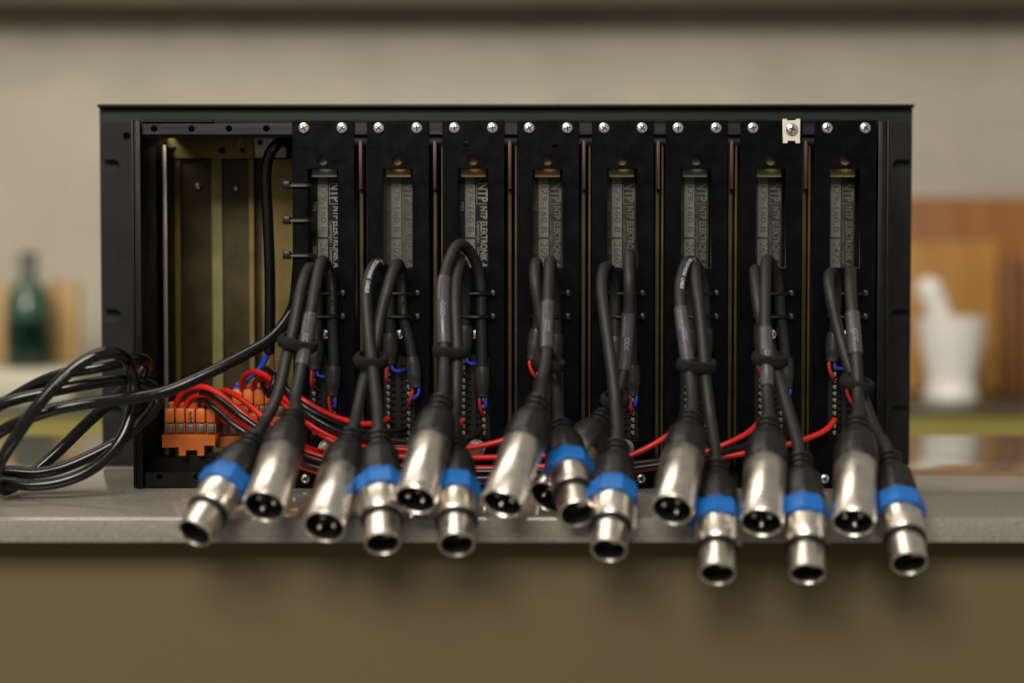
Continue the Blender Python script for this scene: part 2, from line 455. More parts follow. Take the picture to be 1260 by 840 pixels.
link('rack_ear', ear(epx1, xr1 - 0.006, -1, False), rack, T((0, ER, 0)))
link('side_plate', box_mesh('side_plate', (xl0, -0.001, 0.0006), (xl0 + 0.0016, ER - 0.0003, ztop + 0.001), 'chassis_black', 0.0004), rack)
link('side_plate', box_mesh('side_plate', (xr1 - 0.0016, -0.001, 0.0006), (xr1, ER - 0.0003, ztop + 0.001), 'chassis_black', 0.0004), rack)
link('side_flange', box_mesh('side_flange', (xl0 + 0.0017, -0.001, 0.0006), (xl1, 0.0008, ztop + 0.0004), 'chassis_black', 0.0004), rack)
link('side_flange', box_mesh('side_flange', (xr0, -0.001, 0.0006), (xr1 - 0.0017, 0.0008, ztop + 0.0004), 'chassis_black', 0.0004), rack)
# rails with holes
hz = W(630, 158, 0).z
holes = [circ(W(px, 158, 0.003).x, hz, 0.0016, 14) for px in (190, 236, 282, 328)]
link('rear_rail', plate('rear_rail', [rect(xl1 + 0.0001, zr0, xr0 - 0.0001, ztop - 0.0002)] + holes, 0.006, 'rail', 0.0003), rack, T((0, 0.0022, 0)))
link('rail_backing', box_mesh('rail_backing', (xl1 + 0.0001, 0.0084, zr0 - 0.001), (xr0 - 0.0001, 0.0098, ztop - 0.001), 'recess_dark'), rack)
zt0 = W(630, 148.3, 0).z
link('top_cover', boxes_mesh('top_cover', [((xl1, 0.0006, ztop), (W(262, 150, 0).x, ER, zt0 + 0.0010)), ((W(262.5, 150, 0).x, 0.0016, ztop), (xr0, ER, zt0 + 0.0006))], 'chassis_black'), rack)
zb1 = W(630, 580, 0.004).z
bh = [circ(W(px, 587, 0).x, W(630, 587, 0).z, 0.0016, 14) for px in (195, 241, 287, 333)]
link('bottom_rail', plate('bottom_rail', [rect(xl1 + 0.0001, 0.0006, xr0 - 0.0001, zb1)] + bh, 0.006, 'chassis_black', 0.0003), rack, T((0, 0.0022, 0)))
link('bottom_plate', box_mesh('bottom_plate', (xl0 + 0.0017, 0.0083, 0.0007), (xr1 - 0.0017, ER - 0.0005, 0.0022), 'chassis_black'), rack)

# empty bay interior
IY = 0.088
def bay(name, x0, y0, x1, y1, Y, m, th=0.0012, hol=()):
    p = W(x0, y1, Y); q = W(x1, y0, Y)
    ols = [rect(p.x, p.z, q.x, q.z)] + [circ(W(hx, hy, Y).x, W(hx, hy, Y).z, hr, 12) for hx, hy, hr in hol]
    return link(name, plate(name, ols, th, m, 0.0002), rack, T((0, Y, 0)))
bay('bay_back', 176, 170, 372, 590, IY + 0.004, 'brass_shaded')
bay('bay_panel', 223, 196, 262, 585, IY, 'brass_shaded')
bay('bay_panel', 273.5, 196, 307, 585, IY, 'brass_shaded')
bay('bay_strip', 262.6, 190, 273, 585, IY - 0.002, 'olive_strip')
bay('bay_strip', 308, 196, 312, 585, IY - 0.003, 'brass')
bay('bay_strip', 214, 185, 221, 585, IY - 0.003, 'brass')
bay('bay_bracket', 206, 170, 312, 195, IY - 0.006, 'brass', hol=((214, 184, 0.0016), (273.5, 185, 0.0020), (298, 185, 0.0014)))
bay('corner_bracket', 313, 170, 352, 194, IY - 0.004, 'zinc', hol=((320, 175, 0.0018),))
bay('brass_panel', 324, 196, 372, 585, IY - 0.002, 'brass')
ge = W(203, 300, 0.058).x
link('bay_divider', box_mesh('bay_divider', (ge - 0.0012, 0.058, 0.012), (ge + 0.0012, 0.0595, zr0 - 0.0006), 'grey_edge', 0.0003), rack)
link('bay_wall', box_mesh('bay_wall', (ge - 0.0010, 0.060, 0.012), (ge, IY - 0.0001, zr0 - 0.0006), 'chassis_black'), rack)
for px, py in ((243, 229), (290, 231), (345, 180)):
    p = W(px, py, IY - 0.002)
    link('rivet', lathe('rivet', [(0, 0.0019), (0.0008, 0.0017), (0.0013, 0.0009)], 'zinc', 14), rack, T(p) @ Matrix.Rotation(R(90), 4, 'X'))
# stepped bracket carrying the terminal blocks
p = W(234, 576, 0.012); q = W(372, 557, 0.012)
link('terminal_bracket', boxes_mesh('terminal_bracket', [((p.x, 0.012, zb1 - 0.001), (q.x, 0.016, q.z)), ((W(186, 560, 0.02).x, 0.016, 0.0025), (q.x, 0.030, q.z - 0.004))], 'chassis_black'), rack)

# ------------------------------------------------------------------ screws
def screw_meshes():
    bm = bmesh.new()
    prof = [(0, 0.0030), (0.0006, 0.0031), (0.0012, 0.0028), (0.0017, 0.0021), (0.0019, 0.0012)]
    me = lathe('screw', prof, 'screw_steel', 20)
    cross = boxes_mesh('screw_cross', [((-0.0017, -0.00042, 0.00165), (0.0017, 0.00042, 0.00202)), ((-0.00042, -0.0017, 0.00164), (0.00042, 0.0017, 0.00201))], 'recess_dark')
    return me, cross
SCREW, CROSS = screw_meshes()
def screw(parent, x, y, z, s=1.0, rot=None):
    mw = T((x, y, z)) @ Matrix.Rotation(R(90), 4, 'X') @ Matrix.Rotation(R(random.uniform(0, 90) if rot is None else rot), 4, 'Z') @ Matrix.Scale(s, 4)
    o = link('screw', SCREW, parent, mw); link('cross_slot', CROSS, o, mw); return o

# ------------------------------------------------------------------ modules
CX = [397.5, 489.5, 582.5, 674.5, 766.5, 857.5, 949.5, 1041.0]
ORD = ['first', 'second', 'third', 'fourth', 'fifth', 'sixth', 'seventh', 'eighth']
TAB = ['tab_grey', 'tab_amber', 'tab_orange', 'tab_orange', 'tab_olive', 'tab_green', 'tab_lime', 'tab_yellow']
LAB = ['label_black', 'label_reflection_grey', 'label_black', 'label_reflection_faint', 'label_reflection_faint', 'label_reflection_faint', 'label_reflection_faint', 'label_reflection_faint']
SER = ['260', '20924', '2093', '2093', '26602', '20', '262', '2472']
TINT = ['grey', 'amber', 'orange', 'orange', 'olive', 'green', 'lime', 'yellow']
def zpx(py): return W(630, py, 0).z
PT = 0.0020
HW = 38 * S
zM0, zM1 = zpx(597.5), zpx(148.6)
wz0, wz1 = zpx(329), zpx(208)
cz0, cz1 = zpx(541), zpx(436)
def faceplate(extra):
    ols = [rrect(-HW, zM0, HW, zM1, 0.0006, 2), rect(-19 * S, wz0, 17.5 * S, wz1), circ(-1 * S, zpx(197), 6.3 * S, 24),
           rect(-20 * S, cz0, 20 * S, cz1)]
    for ex, ey in extra: ols.append(circ(ex * S, zpx(ey), 0.0018, 16))
    return plate('faceplate', ols, PT, 'black_paint', 0.00025)
FP0 = faceplate([]); FP3 = faceplate([(-8.5, 177)]); FP4 = faceplate([(8.5, 178)])
PINS = None
def pins_mesh():
    bm = bmesh.new()
    for col in (-12.5, 12.5):
        for i in range(12):
            z = zpx(444 + i * 8.0); x = col * S
            for lo, hi in (((x - .0008, -.0012, z - .0011), (x + .0008, .004, z - .0003)), ((x - .0008, -.0012, z - .0011), (x - .0001, -.0004, z + .0009)), ((x - .0006, -.0019, z + .0000), (x + .0009, -.0007, z + .0012))):
                r = bmesh.ops.create_cube(bm, size=1.0)
                for v in r['verts']: v.co = Vector(((lo[i2] + hi[i2]) / 2 + v.co[i2] * (hi[i2] - lo[i2]) for i2 in range(3)))
    return bm_mesh('solder_pins', bm, 'gold_pin')
PINS = pins_mesh()
SOCK = boxes_mesh('socket', [((-19.6 * S, 0.003, cz0 + .0003), (19.6 * S, 0.014, cz1 - .0003)), ((-3 * S, 0.0, cz0 + .0003), (3 * S, 0.0029, cz1 - .0003))] +
                  [((-9.5 * S, 0.0012, zpx(448 + i * 8.0) - 0.0005), (9.0 * S, 0.0028, zpx(448 + i * 8.0) + 0.0005)) for i in range(11)], 'insert_black')
SIDE = box_mesh('side_wall', (-0.0006, 0.0034, zM0 + 0.009), (0.0006, 0.080, zM1 - 0.012), 'side_brass', 0.0002)
SIDER = box_mesh('side_wall', (-0.0010, 0.0034, zM0 + 0.009), (0.0010, 0.078, zM1 - 0.012), 'side_brass', 0.0002)
GUIDE = box_mesh('card_guide', (-0.0009, 0.0052, zpx(232)), (0.0009, 0.0072, zpx(172)), 'guide_red', 0.0002)
NUT = lathe('nut', [(0, 0.0026), (0.0016, 0.0026), (0.0017, 0.0016), (0.0026, 0.0015), (0.003, 0.0008)], 'screw_steel', 6, smooth=20)
WASH = lathe('washer', [(0, 0.0048), (0.0006, 0.0048), (0.0007, 0.0034), (0.0018, 0.0033), (0.0021, 0.0022)], 'nickel_dull', 24)
LX = [(-11.2, 1.2)]
def flat_text(body, size, xc, ztopz, y, m, parent, length=None, bold=0.0):
    """text turned clockwise so that it reads downwards; xc = left foot of the letters, ztopz = where it starts"""
    me = text_mesh(body, size, bold)
    me.materials.clear(); me.materials.append(MATS[m])
    xs = [v.co.x for v in me.vertices]; ln = max(xs) - min(xs)
    sx = (length / ln) if length else 1.0
    # text x -> -z, text y -> +x, normal -> -y
    mw = Matrix(((0, 1, 0, xc), (0, 0, -1, y), (-sx, 0, 0, ztopz), (0, 0, 0, 1)))
    return link('lettering', me, parent, mw)

def tie_mesh(x0, x1, z, bulge):
    pts = [(x0, 0.002, z), (x0, -0.002, z), (x0 * .7 + x1 * .3, -bulge, z), ((x0 + x1) / 2, -bulge, z), (x0 * .3 + x1 * .7, -bulge, z), (x1, -0.003, z), (x1, 0.002, z)]
    return tube('cable_clamp_tie', catmull(pts, 0.002), 0.0012, 'tie_nylon', 8, rx=0.55)

MODS = []
for i, cx in enumerate(CX):
    x = W(cx, 158, 0).x
    lab = ('black module faceplate with a %s tab in its window, %s from the empty bay' % (TINT[i], ORD[i]))
    if i == 0: lab = 'black module faceplate with a grey tab in its window, beside the empty bay'
    if i == 6: lab = 'black module faceplate with an ivory tab at its top screw, seventh from the empty bay'
    mo_ = empty('rack_module', (x, 0, zM0), lab, 'module', 'modules screwed into the rack'); MODS.append(mo_)
    fp = link('faceplate', FP3 if i == 2 else FP4 if i == 3 else FP0, mo_, T((x, 0, 0)))
    for dx in (-23.3, 23.3):
        if not (i == 6 and dx > 0): screw(mo_, x + dx * S, -0.0001, zpx(158))
        screw(mo_, x + dx * S, -0.0001, zpx(588.5), 0.86)
    if i == 6:
        tx = x + 23.5 * S
        tb = link('ivory_tab', plate('ivory_tab', [[(tx - .0046, zpx(177)), (tx - .0022, zpx(177)), (tx - .0018, zpx(174)), (tx + .0018, zpx(174)), (tx + .0022, zpx(177)), (tx + .0046, zpx(177)),
               (tx + .0046, zpx(147)), (tx + .0026, zpx(147)), (tx + .0022, zpx(149)), (tx - .0022, zpx(149)), (tx - .0026, zpx(147)), (tx - .0046, zpx(147))]], 0.0022, 'ivory_tab', 0.0003), mo_, T((0, -0.0024, 0)))
        screw(mo_, tx, -0.0026, zpx(160), 1.05)
    # tab / bracket behind the window and the round hole
    link('bracket_tab', plate('bracket_tab', [rect(-16 * S, zpx(217), 15 * S, zpx(186))], 0.001, TAB[i], 0.0001), mo_, T((x, 0.0068, 0)))
    link('inner_wall', box_mesh('inner_wall', (-34 * S, 0.036, zM0 + 0.01), (34 * S, 0.038, zM1 - 0.014), 'recess_dark'), mo_, T((x, 0, 0)))
    # type label 16 mm behind the face
    LY = 0.0155; q = 1.018
    lp = link('type_label', plate('type_label', [rect(-23 * S, zpx(333), 19 * S, zpx(214))], 0.001, LAB[i], 0.0001), mo_, T((x, LY, 0)))
    dim = LAB[i] != 'label_black'
    z0 = zpx(216)
    link('type_strip', plate('type_strip', [rect(-11.2 * S, zpx(291), 1.2 * S, z0), rect(-11.2 * S, zpx(333), 1.2 * S, zpx(293))], 0.0003,
         'label_strip_reflection' if LAB[i] == 'label_reflection_grey' else 'label_strip', 0.00005), lp, T((x, LY - 0.0004, 0)))
    pm = 'print_dim' if dim else 'print_grey'
    flat_text('179-160 B', 0.0044, x - 7.2 * S, zpx(224), LY - 0.00046, 'print_dark', lp, 58 * S, 0.00004)
    flat_text(SER[i], 0.0056, x - 8.2 * S, zpx(297), LY - 0.00046, 'print_dark', lp, min(34, 6.6 * len(SER[i])) * S, 0.00003)
    flat_text('NTP', 0.0074, x + 5.0 * S, zpx(222), LY - 0.0001, pm, lp, 24 * S, 0.00016)
    flat_text('NTP ELEKTRONIK A/S', 0.0050, x + 8.2 * S, zpx(252), LY - 0.0001, pm, lp, 82 * S, 0.00010)
    flat_text('Copenhagen - Denmark', 0.0028, x + 3.4 * S, zpx(270), LY - 0.0001, pm, lp, 54 * S)
    flat_text('TYPE', 0.0030, x - 17.5 * S, zpx(246), LY - 0.0001, pm, lp, 12 * S)
    flat_text('SER', 0.0030, x - 17.5 * S, zpx(302), LY - 0.0001, pm, lp, 10 * S)
    link('border_line', boxes_mesh('border_line', [((3.2 * S, LY - .0002, zpx(219.6)), (15.5 * S, LY - .0001, zpx(218.8))), ((3.2 * S, LY - .0002, zpx(249.6)), (15.5 * S, LY - .0001, zpx(248.8))),
                                                  ((3.0 * S, LY - .0002, zpx(249.6)), (3.6 * S, LY - .0001, zpx(218.8)))], pm), lp, T((x, 0, 0)))
    # body of the module
    link('side_wall', SIDE, mo_, T((x - 39.4 * S, 0.008, 0)))
    if i < 7: link('side_wall', SIDER, mo_, T((x + 44.5 * S, 0.006, 0)))
    if i < 7: link('card_guide', GUIDE, mo_, T((x + 44.5 * S, 0, 0)))
    # solder socket
    link('socket', SOCK, mo_, T((x, 0, 0)))
    so = link('solder_pins', PINS, mo_, T((x, 0, 0)), 'stuff')
    link('nut', NUT, mo_, T((x + 1.5 * S, -0.0001, zpx(411))) @ Matrix.Rotation(R(90), 4, 'X'))
    link('washer', WASH, mo_, T((x + 3.5 * S, -0.0001, zpx(551))) @ Matrix.Rotation(R(90), 4, 'X'))
    for ty in (360.5, 389):
        tm = tie_mesh(-21 * S, 23 * S, zpx(ty), 0.0078)
        t_ = link('cable_clamp_tie', tm, mo_, T((x, 0, 0)))
        link('tie_head', box_mesh('tie_head', (x + 21.5 * S, -0.0042, zpx(ty) - 0.0016), (x + 27 * S, -0.0002, zpx(ty) + 0.0016), 'shrink', 0.0006), t_)

# ties that hold the mains cable on the first module's edge
x1 = W(CX[0], 158, 0).x
for j, py in enumerate((228, 271, 314)):
    e = empty('zip_tie', (x1 - 38 * S, 0, zpx(py)), ('topmost', 'middle', 'lowest')[j] + ' of three black zip ties on the module edge beside the empty bay', 'zip tie', 'zip ties on the module edge')
    xa = x1 - 48 * S; xb = x1 - 15 * S
    pts = [(xa, -0.0012, zpx(py)), (x1 - 38 * S, -0.0014, zpx(py)), (xb - .002, -0.0013, zpx(py)), (xb, -0.0004, zpx(py)), (xb, 0.006, zpx(py))]
    link('strap', tube('strap', catmull(pts, 0.0015), 0.0015, 'tie_nylon', 8, rx=0.5), e)
    link('head', box_mesh('head', (x1 - 49.5 * S, -0.0030, zpx(py) - 0.0021), (x1 - 40 * S, 0.0024, zpx(py) + 0.0021), 'tie_nylon', 0.0006), e)

# ------------------------------------------------------------------ audio cables
CR = 0.0030
SHELL_M = lathe('shell', [(2.0*MM, 8.3*MM), (0.5*MM, 8.35*MM), (0.0, 8.6*MM), (0.0, 9.1*MM), (0.6*MM, 9.45*MM), (33.5*MM, 9.5*MM), (34*MM, 9.2*MM), (34.0*MM, 5*MM)], 'nickel', 40, cap=False)
INS_M = lathe('insert', [(1.0*MM, 8.36*MM), (1.0*MM, 8.1*MM), (7.5*MM, 8.0*MM), (7.6*MM, 0.01*MM)], 'insert_black', 24, cap=False)
PIN = lathe('contact_pin', [(7.4*MM, 1.2*MM), (2.6*MM, 1.2*MM), (1.7*MM, 0.7*MM)], 'nickel', 12)
NOTCH = box_mesh('key_notch', (-1.6*MM, 9.35*MM, 2.0*MM), (1.6*MM, 9.62*MM, 3.2*MM), 'recess_dark', 0.0001)
def boot_prof(t0, n):
    p = [(t0 + a_ * MM, r_ * MM) for a_, r_ in ((0, 8.4), (0.1, 9.4), (1.2, 9.9), (6, 9.8), (12, 9.2), (15.5, 8.5), (17.2, 7.4), (18.0, 5.6))]
    t = 18.3
    while t < n - 1.5:
        p += [(t0 + t*MM, 4.4*MM), (t0 + (t + .5)*MM, 5.9*MM), (t0 + (t + 1.9)*MM, 5.8*MM), (t0 + (t + 2.4)*MM, 4.3*MM)]; t += 3.2
    p += [(t0 + n*MM, 3.9*MM), (t0 + (n + .6)*MM, 3.2*MM)]
    return p
BOOT_M = lathe('boot', boot_prof(0.0341, 27), 'boot_rubber', 40, mod=0.018, modn=10, smooth=30)
L_M = 0.058
BARREL_F = lathe('barrel', [(2.0*MM, 6.85*MM), (1.0*MM, 6.9*MM), (0.1*MM, 7.2*MM), (0.0, 7.6*MM), (0.5*MM, 8.0*MM), (12.2*MM, 8.05*MM), (13*MM, 7.4*MM)], 'nickel', 40, cap=False)
GROOVE_F = lathe('groove', [(12.0*MM, 7.5*MM), (12.2*MM, 9.1*MM), (13.0*MM, 9.4*MM), (14.6*MM, 9.4*MM), (15.0*MM, 7.5*MM)], 'insert_black', 36)
BODY_F = lathe('shell', [(15.0*MM, 7.5*MM), (15.0*MM, 9.0*MM), (15.5*MM, 9.35*MM), (27*MM, 9.5*MM), (27.2*MM, 8*MM)], 'nickel', 40, cap=False)
INS_F = lathe('insert', [(1.3*MM, 6.92*MM), (1.3*MM, 6.6*MM), (6.0*MM, 6.5*MM), (6.1*MM, 0.01*MM)], 'insert_black', 24, cap=False)
KEYF = box_mesh('insert_key', (0.6*MM, -6.0*MM, 1.8*MM), (5.0*MM, -2.6*MM, 6.0*MM), 'nickel_dull', 0.0004)
SOCKET_HOLES = [lathe('contact_hole', [(2.99*MM, 1.4*MM), (2.9*MM, 1.0*MM)], 'nickel_dull', 10)]
LATCH = boxes_mesh('latch', [((-3.2*MM, 9.0*MM, 14.0*MM), (3.2*MM, 10.4*MM, 26.5*MM))] + [((-2.6*MM, 10.4*MM, (15.2 + 3*q)*MM), (2.6*MM, 10.9*MM, (16.6 + 3*q)*MM)) for q in range(4)], 'nickel_dull')
def octa():
    prof = [(27.2*MM, 9.4*MM), (27.2*MM, 10.9*MM), (28.0*MM, 11.7*MM), (34.2*MM, 11.7*MM), (36.6*MM, 10.6*MM), (36.6*MM, 8*MM)]
    sides = 32; verts = []; faces = []
    for z, r in prof:
        for kk in range(sides):
            a_ = 2 * math.pi * kk / sides
            f = math.cos(math.pi / 8) / math.cos(((a_ + math.pi / 8) % (math.pi / 4)) - math.pi / 8)
            f = 1 + (f - 1) * 1.0
            verts.append((r * f * math.cos(a_), r * f * math.sin(a_), z))
    for i_ in range(len(prof) - 1):
        for kk in range(sides):
            k2 = (kk + 1) % sides
            faces.append((i_*sides+kk, i_*sides+k2, (i_+1)*sides+k2, (i_+1)*sides+kk))
    return new_mesh('coding_ring', verts, faces, 'blue_plastic', 25)
RING = octa()
BOOT_F = lathe('boot', boot_prof(0.0366, 28), 'boot_rubber', 40, mod=0.018, modn=10, smooth=30)
L_F = 0.0625

# per module: cables (tip kind, neck px, end px, end depth, front-leg pixels from neck up to the loop, back-leg pixels, sleeve px y-range, roll, shrink range)
# path points: (px, py, Y) ; the neck's depth is solved from the connector's real length
CABLES = [
 # module 1
 (0, 'F', (312, 541), (239, 656), -0.140, [(327, 517), (343, 482), (352, 440), (362, 400), (371, 352)], (382, 328), [(391, 345), (391, 400)], (388, 452), 0.6, None, None),
 (0, 'M', (360, 517), (325, 623), -0.138, [(364, 485), (373, 440), (380, 400), (388, 352)], (397, 319), [(407, 343), (409, 400), (411, 445)], (409, 484), 0.4, (385, 452), None),
 # module 2
 (1, 'F', (466, 538), (471, 669), -0.140, [(463, 490), (459, 455), (454, 415), (451, 352)], (464, 323), [(478, 340), (481, 395)], (480, 445), 2.2, None, 'PRO MICROPHONE CABLE'),
 (1, 'M', (431, 541), (399, 648), -0.138, [(441, 500), (449, 462), (461, 430), (468, 388), (480, 345)], (490, 323), [(495, 345), (495, 385), (504, 420)], (511, 474), 2.9, None, None),
 # module 3
 (2, 'M', (542, 499), (511, 615), -0.132, [(546, 462), (547, 432), (545, 380), (547, 338)], (566, 299), [(587, 325), (592, 360), (592, 400)], (594, 485), 3.4, (342, 424), None),
 (2, 'F', (559, 547), (562, 670), -0.138, [(560, 500), (562, 460), (562, 425), (560, 375), (561, 345)], (568, 322), [(574, 348), (573, 395)], (572, 436), 0.5, None, None),
 # module 4
 (3, 'M', (661, 499), (618, 620), -0.136, [(667, 470), (672, 438), (673, 400), (675, 350)], (677, 319), [(681, 350), (685, 405)], (683, 445), 0.3, (372, 432), None),
 (3, 'F', (690, 526), (710, 632), -0.122, [(686, 490), (681, 455), (670, 415), (662, 372), (658, 345)], (660, 321), [(664, 350), (663, 390)], (656, 440), 5.2, None, None),
 # module 5
 (4, 'F', (759, 549), (749, 677), -0.138, [(758, 505), (754, 465), (748, 420), (742, 375), (740, 348)], (746, 327), [(756, 345), (757, 395)], (757, 446), 5.0, None, None),
 (4, 'M', (741, 517), (674, 612), -0.096, [(757, 494), (767, 460), (771, 420), (774, 375), (774, 345)], (774, 310), [(777, 350), (777, 400), (778, 440)], (779, 482), 1.0, (380, 458), None),
 # module 6
 (5, 'M', (849, 519), (827, 627), -0.134, [(851, 480), (847, 450), (842, 415), (837, 375), (837, 347)], (849, 319), [(864, 340), (868, 380)], (868, 440), 1.6, (376, 446), 'PRO MICROPHONE CABLE'),
 (5, 'F', (881, 574), (883, 706), -0.142, [(875, 520), (869, 475), (866, 440), (862, 395), (857, 352)], (855, 326), [(852, 350), (850, 390)], (848, 440), 4.1, None, None),
 # module 7
 (6, 'M', (945, 526), (937, 643), -0.134, [(944, 485), (943, 440), (941, 395), (942, 350)], (944, 318), [(956, 342), (961, 395), (967, 440)], (968, 474), 2.0, (400, 476), None),
 (6, 'F', (984, 565), (994, 706), -0.142, [(968, 498), (957, 460), (946, 425), (934, 385), (930, 352)], (929, 330), [(936, 350), (937, 390)], (936, 434), 4.0, None, None),
 # module 8
 (7, 'M', (1055, 525), (1050, 643), -0.134, [(1056, 490), (1053, 440), (1049, 390), (1046, 352)], (1047, 331), [(1048, 350), (1049, 395), (1046, 440)], (1046, 474), 1.8, (382, 440), None),
 (7, 'F', (1094, 564), (1119, 693), -0.140, [(1076, 528), (1064, 495), (1046, 455), (1036, 425), (1027, 388), (1020, 352)], (1022, 335), [(1030, 348), (1028, 395)], (1024, 442), 5.0, None, None),
]

def solve_neck(npx, end, L):
    """point on the neck pixel's ray that lies L behind the connector's open end"""
    d = ray(*npx); d.normalize()
    oc = CAM - end; b_ = oc.dot(d); c_ = oc.dot(oc) - L * L
    disc = b_ * b_ - c_
    if disc < 0:
        t = -b_
        return CAM + d * t
    return CAM + d * (-b_ + math.sqrt(disc))

PATHS = {}
for ci, (mi, kind, npx, epx, eY, legs, top, back, sleeve, roll, shr, prt) in enumerate(CABLES):
    end = W(epx[0], epx[1], eY)
    CS = 1.04; L = (L_F if kind == 'F' else L_M) * CS
    neck = solve_neck(npx, end, L)
    axis = (neck - end).normalized()
    word = 'blue ringed female' if kind == 'F' else 'all metal male'
    where = 'beside the empty bay' if mi == 0 else ORD[mi] + ' from the empty bay'
    root = empty('audio_cable', end, '%s plug cable wired to the module %s' % (word, where), 'audio cable', 'audio cables hanging from the modules')
    # connector frame
    zax = axis; xax = Vector((1, 0, 0)); xax = (xax - zax * xax.dot(zax)).normalized(); yax = zax.cross(xax)
    mw = Matrix(((xax.x, yax.x, zax.x, end.x), (xax.y, yax.y, zax.y, end.y), (xax.z, yax.z, zax.z, end.z), (0, 0, 0, 1)))
    mw = mw @ Matrix.Scale(CS, 4)
    mwr = mw @ Matrix.Rotation(roll, 4, 'Z')
    if kind == 'M':
        sh = link('plug_shell', SHELL_M, root, mwr)
        link('insert', INS_M, sh, mwr); link('key_notch', NOTCH, sh, mwr)
        for q in range(3):
            aq = R(90 + 120 * q)
            link('contact_pin', PIN, sh, mwr @ T((3.9*MM*math.cos(aq), 3.9*MM*math.sin(aq), 0)))
        link('strain_boot', BOOT_M, root, mwr)
    else:
        br = link('plug_barrel', BARREL_F, root, mwr)
        link('insert', INS_F, br, mwr); link('insert_key', KEYF, br, mw @ Matrix.Rotation(math.pi * 0, 4, 'Z'))
        link('groove_ring', GROOVE_F, root, mwr)
        sh = link('plug_shell', BODY_F, root, mwr); link('latch', LATCH, sh, mw @ Matrix.Rotation(roll, 4, 'Z'))
        link('coding_ring', RING, root, mw @ Matrix.Rotation(R(4 + 10 * math.sin(ci * 3)), 4, 'Z'))
        link('strain_boot', BOOT_F, root, mwr)
    # cable path
    pts = [end + axis * (L - 0.006), end + axis * (L + 0.006)]
    n = len(legs); Y0 = neck.y + 0.012
    for q, (px, py) in enumerate(legs):
        f = (q + 1) / (n + 0.4)
        off = 0.0065 * math.sin(math.pi * min(1, f * 1.1)) if ci in (3, 7, 9, 13, 15) else -0.002 * math.sin(math.pi * f)
        pts.append(W(px, py, Y0 + (-0.034 - Y0) * f ** 0.9 + off))
    pts.append(W(top[0], top[1], -0.0205))
    bz = back[0]; pts.append(W(bz[0], bz[1], -0.0072))
    for (px, py) in back[1:]: pts.append(W(px, py, -0.0042))
    pts.append(W(sleeve[0], sleeve[1], -0.0048))
    path = smooth_path(catmull(pts, 0.002), 8)
    PATHS[ci] = path
    link('jacket', tube('jacket', path, CR, 'jacket', 14), root)
    # heat shrink at the soldered end
    sl = path[-max(6, int(0.017 / 0.002)):]
    sl = sl + [sl[-1] + (sl[-1] - sl[-2]).normalized() * 0.001]
    link('end_sleeve', tube('end_sleeve', sl, 0.0042, 'shrink', 14, radfn=lambda t, i_: 0.0042 if 0.12 < t < 0.72 else (0.0038 if t <= 0.12 else 0.0034)), root)
    tip = sl[-1]
    pinx = MODS[mi].location.x
    for nm, mt, sg in (('blue_core', 'blue_wire', 1), ('red_core', 'thin_red', -1)):
        tx = pinx + (-12.5 if (sleeve[0] < CX[mi] + 2) else 12.5) * S
        if nm == 'blue_core' and sleeve[0] < CX[mi] + 2: tx = pinx + 8 * S
        tz = tip.z - 0.007 - (0.0035 if nm == 'red_core' else 0.0)
        if nm == 'blue_core' and sleeve[0] < CX[mi] + 2: tz = tip.z - 0.0035
        side = Vector((sg * 0.0013, 0, 0))
        pp = [tip + side + Vector((0, 0, 0.003)), tip + side + Vector((sg * 0.0004, -0.0008, -0.003)), Vector(((tip.x + tx) / 2 + sg * 0.0012, -0.0052, (tip.z + tz) / 2 - 0.0022)), Vector((tx, -0.0015, tz))]
        link(nm, tube(nm, catmull(pp, 0.001), 0.00095, mt, 8), root)
    # clear printed sleeve
    if shr:
        lo = [v for v in path[:int(len(path) * 0.75)]]
        seg = []
        ya, yb = shr
        best = []
        for v in path:
            if v.y > -0.016: break
            d = v - CAM; dep = d.dot(FWD); py = 420 - d.dot(UPV) / dep * F
            if ya <= py <= yb: best.append(v)
        if len(best) > 3:
            seg = best[::-1]
            cs = link('printed_sleeve', tube('printed_sleeve', seg, 0.0036, 'clear_shrink', 14), root)
            ln = len(seg) * 0.002
            link('sleeve_print', text_on_path('CCC', 0.0034, seg, ln * 0.42, 0.0036, 'print_violet', 0.0001), cs)
            link('sleeve_print', text_on_path('low noise audio', 0.0018, seg, ln * 0.05, 0.0036, 'print_violet', 0.00004, side=-0.5), cs)
    if prt:
        rp = path[::-1]
        i0 = max(range(len(rp)), key=lambda q: rp[q].z)
        acc = sum((rp[q + 1] - rp[q]).length for q in range(i0))
        link('cable_print', text_on_path('PRO  MICROPHONE  CABLE', 0.0024, rp, acc - 0.002, CR, 'print_white', 0.00005, side=0.25), root)
    if ci in (1, 3):
        rp = path[::-1]; fw = path
        i0 = max(range(len(fw)), key=lambda q: fw[q].z)
        acc = sum((fw[q + 1] - fw[q]).length for q in range(i0))
        link('cable_print', text_on_path('PRO  MICROPHONE  CABLE', 0.0022, fw, acc + 0.008, CR, 'print_grey', 0.0, side=0.2), root)

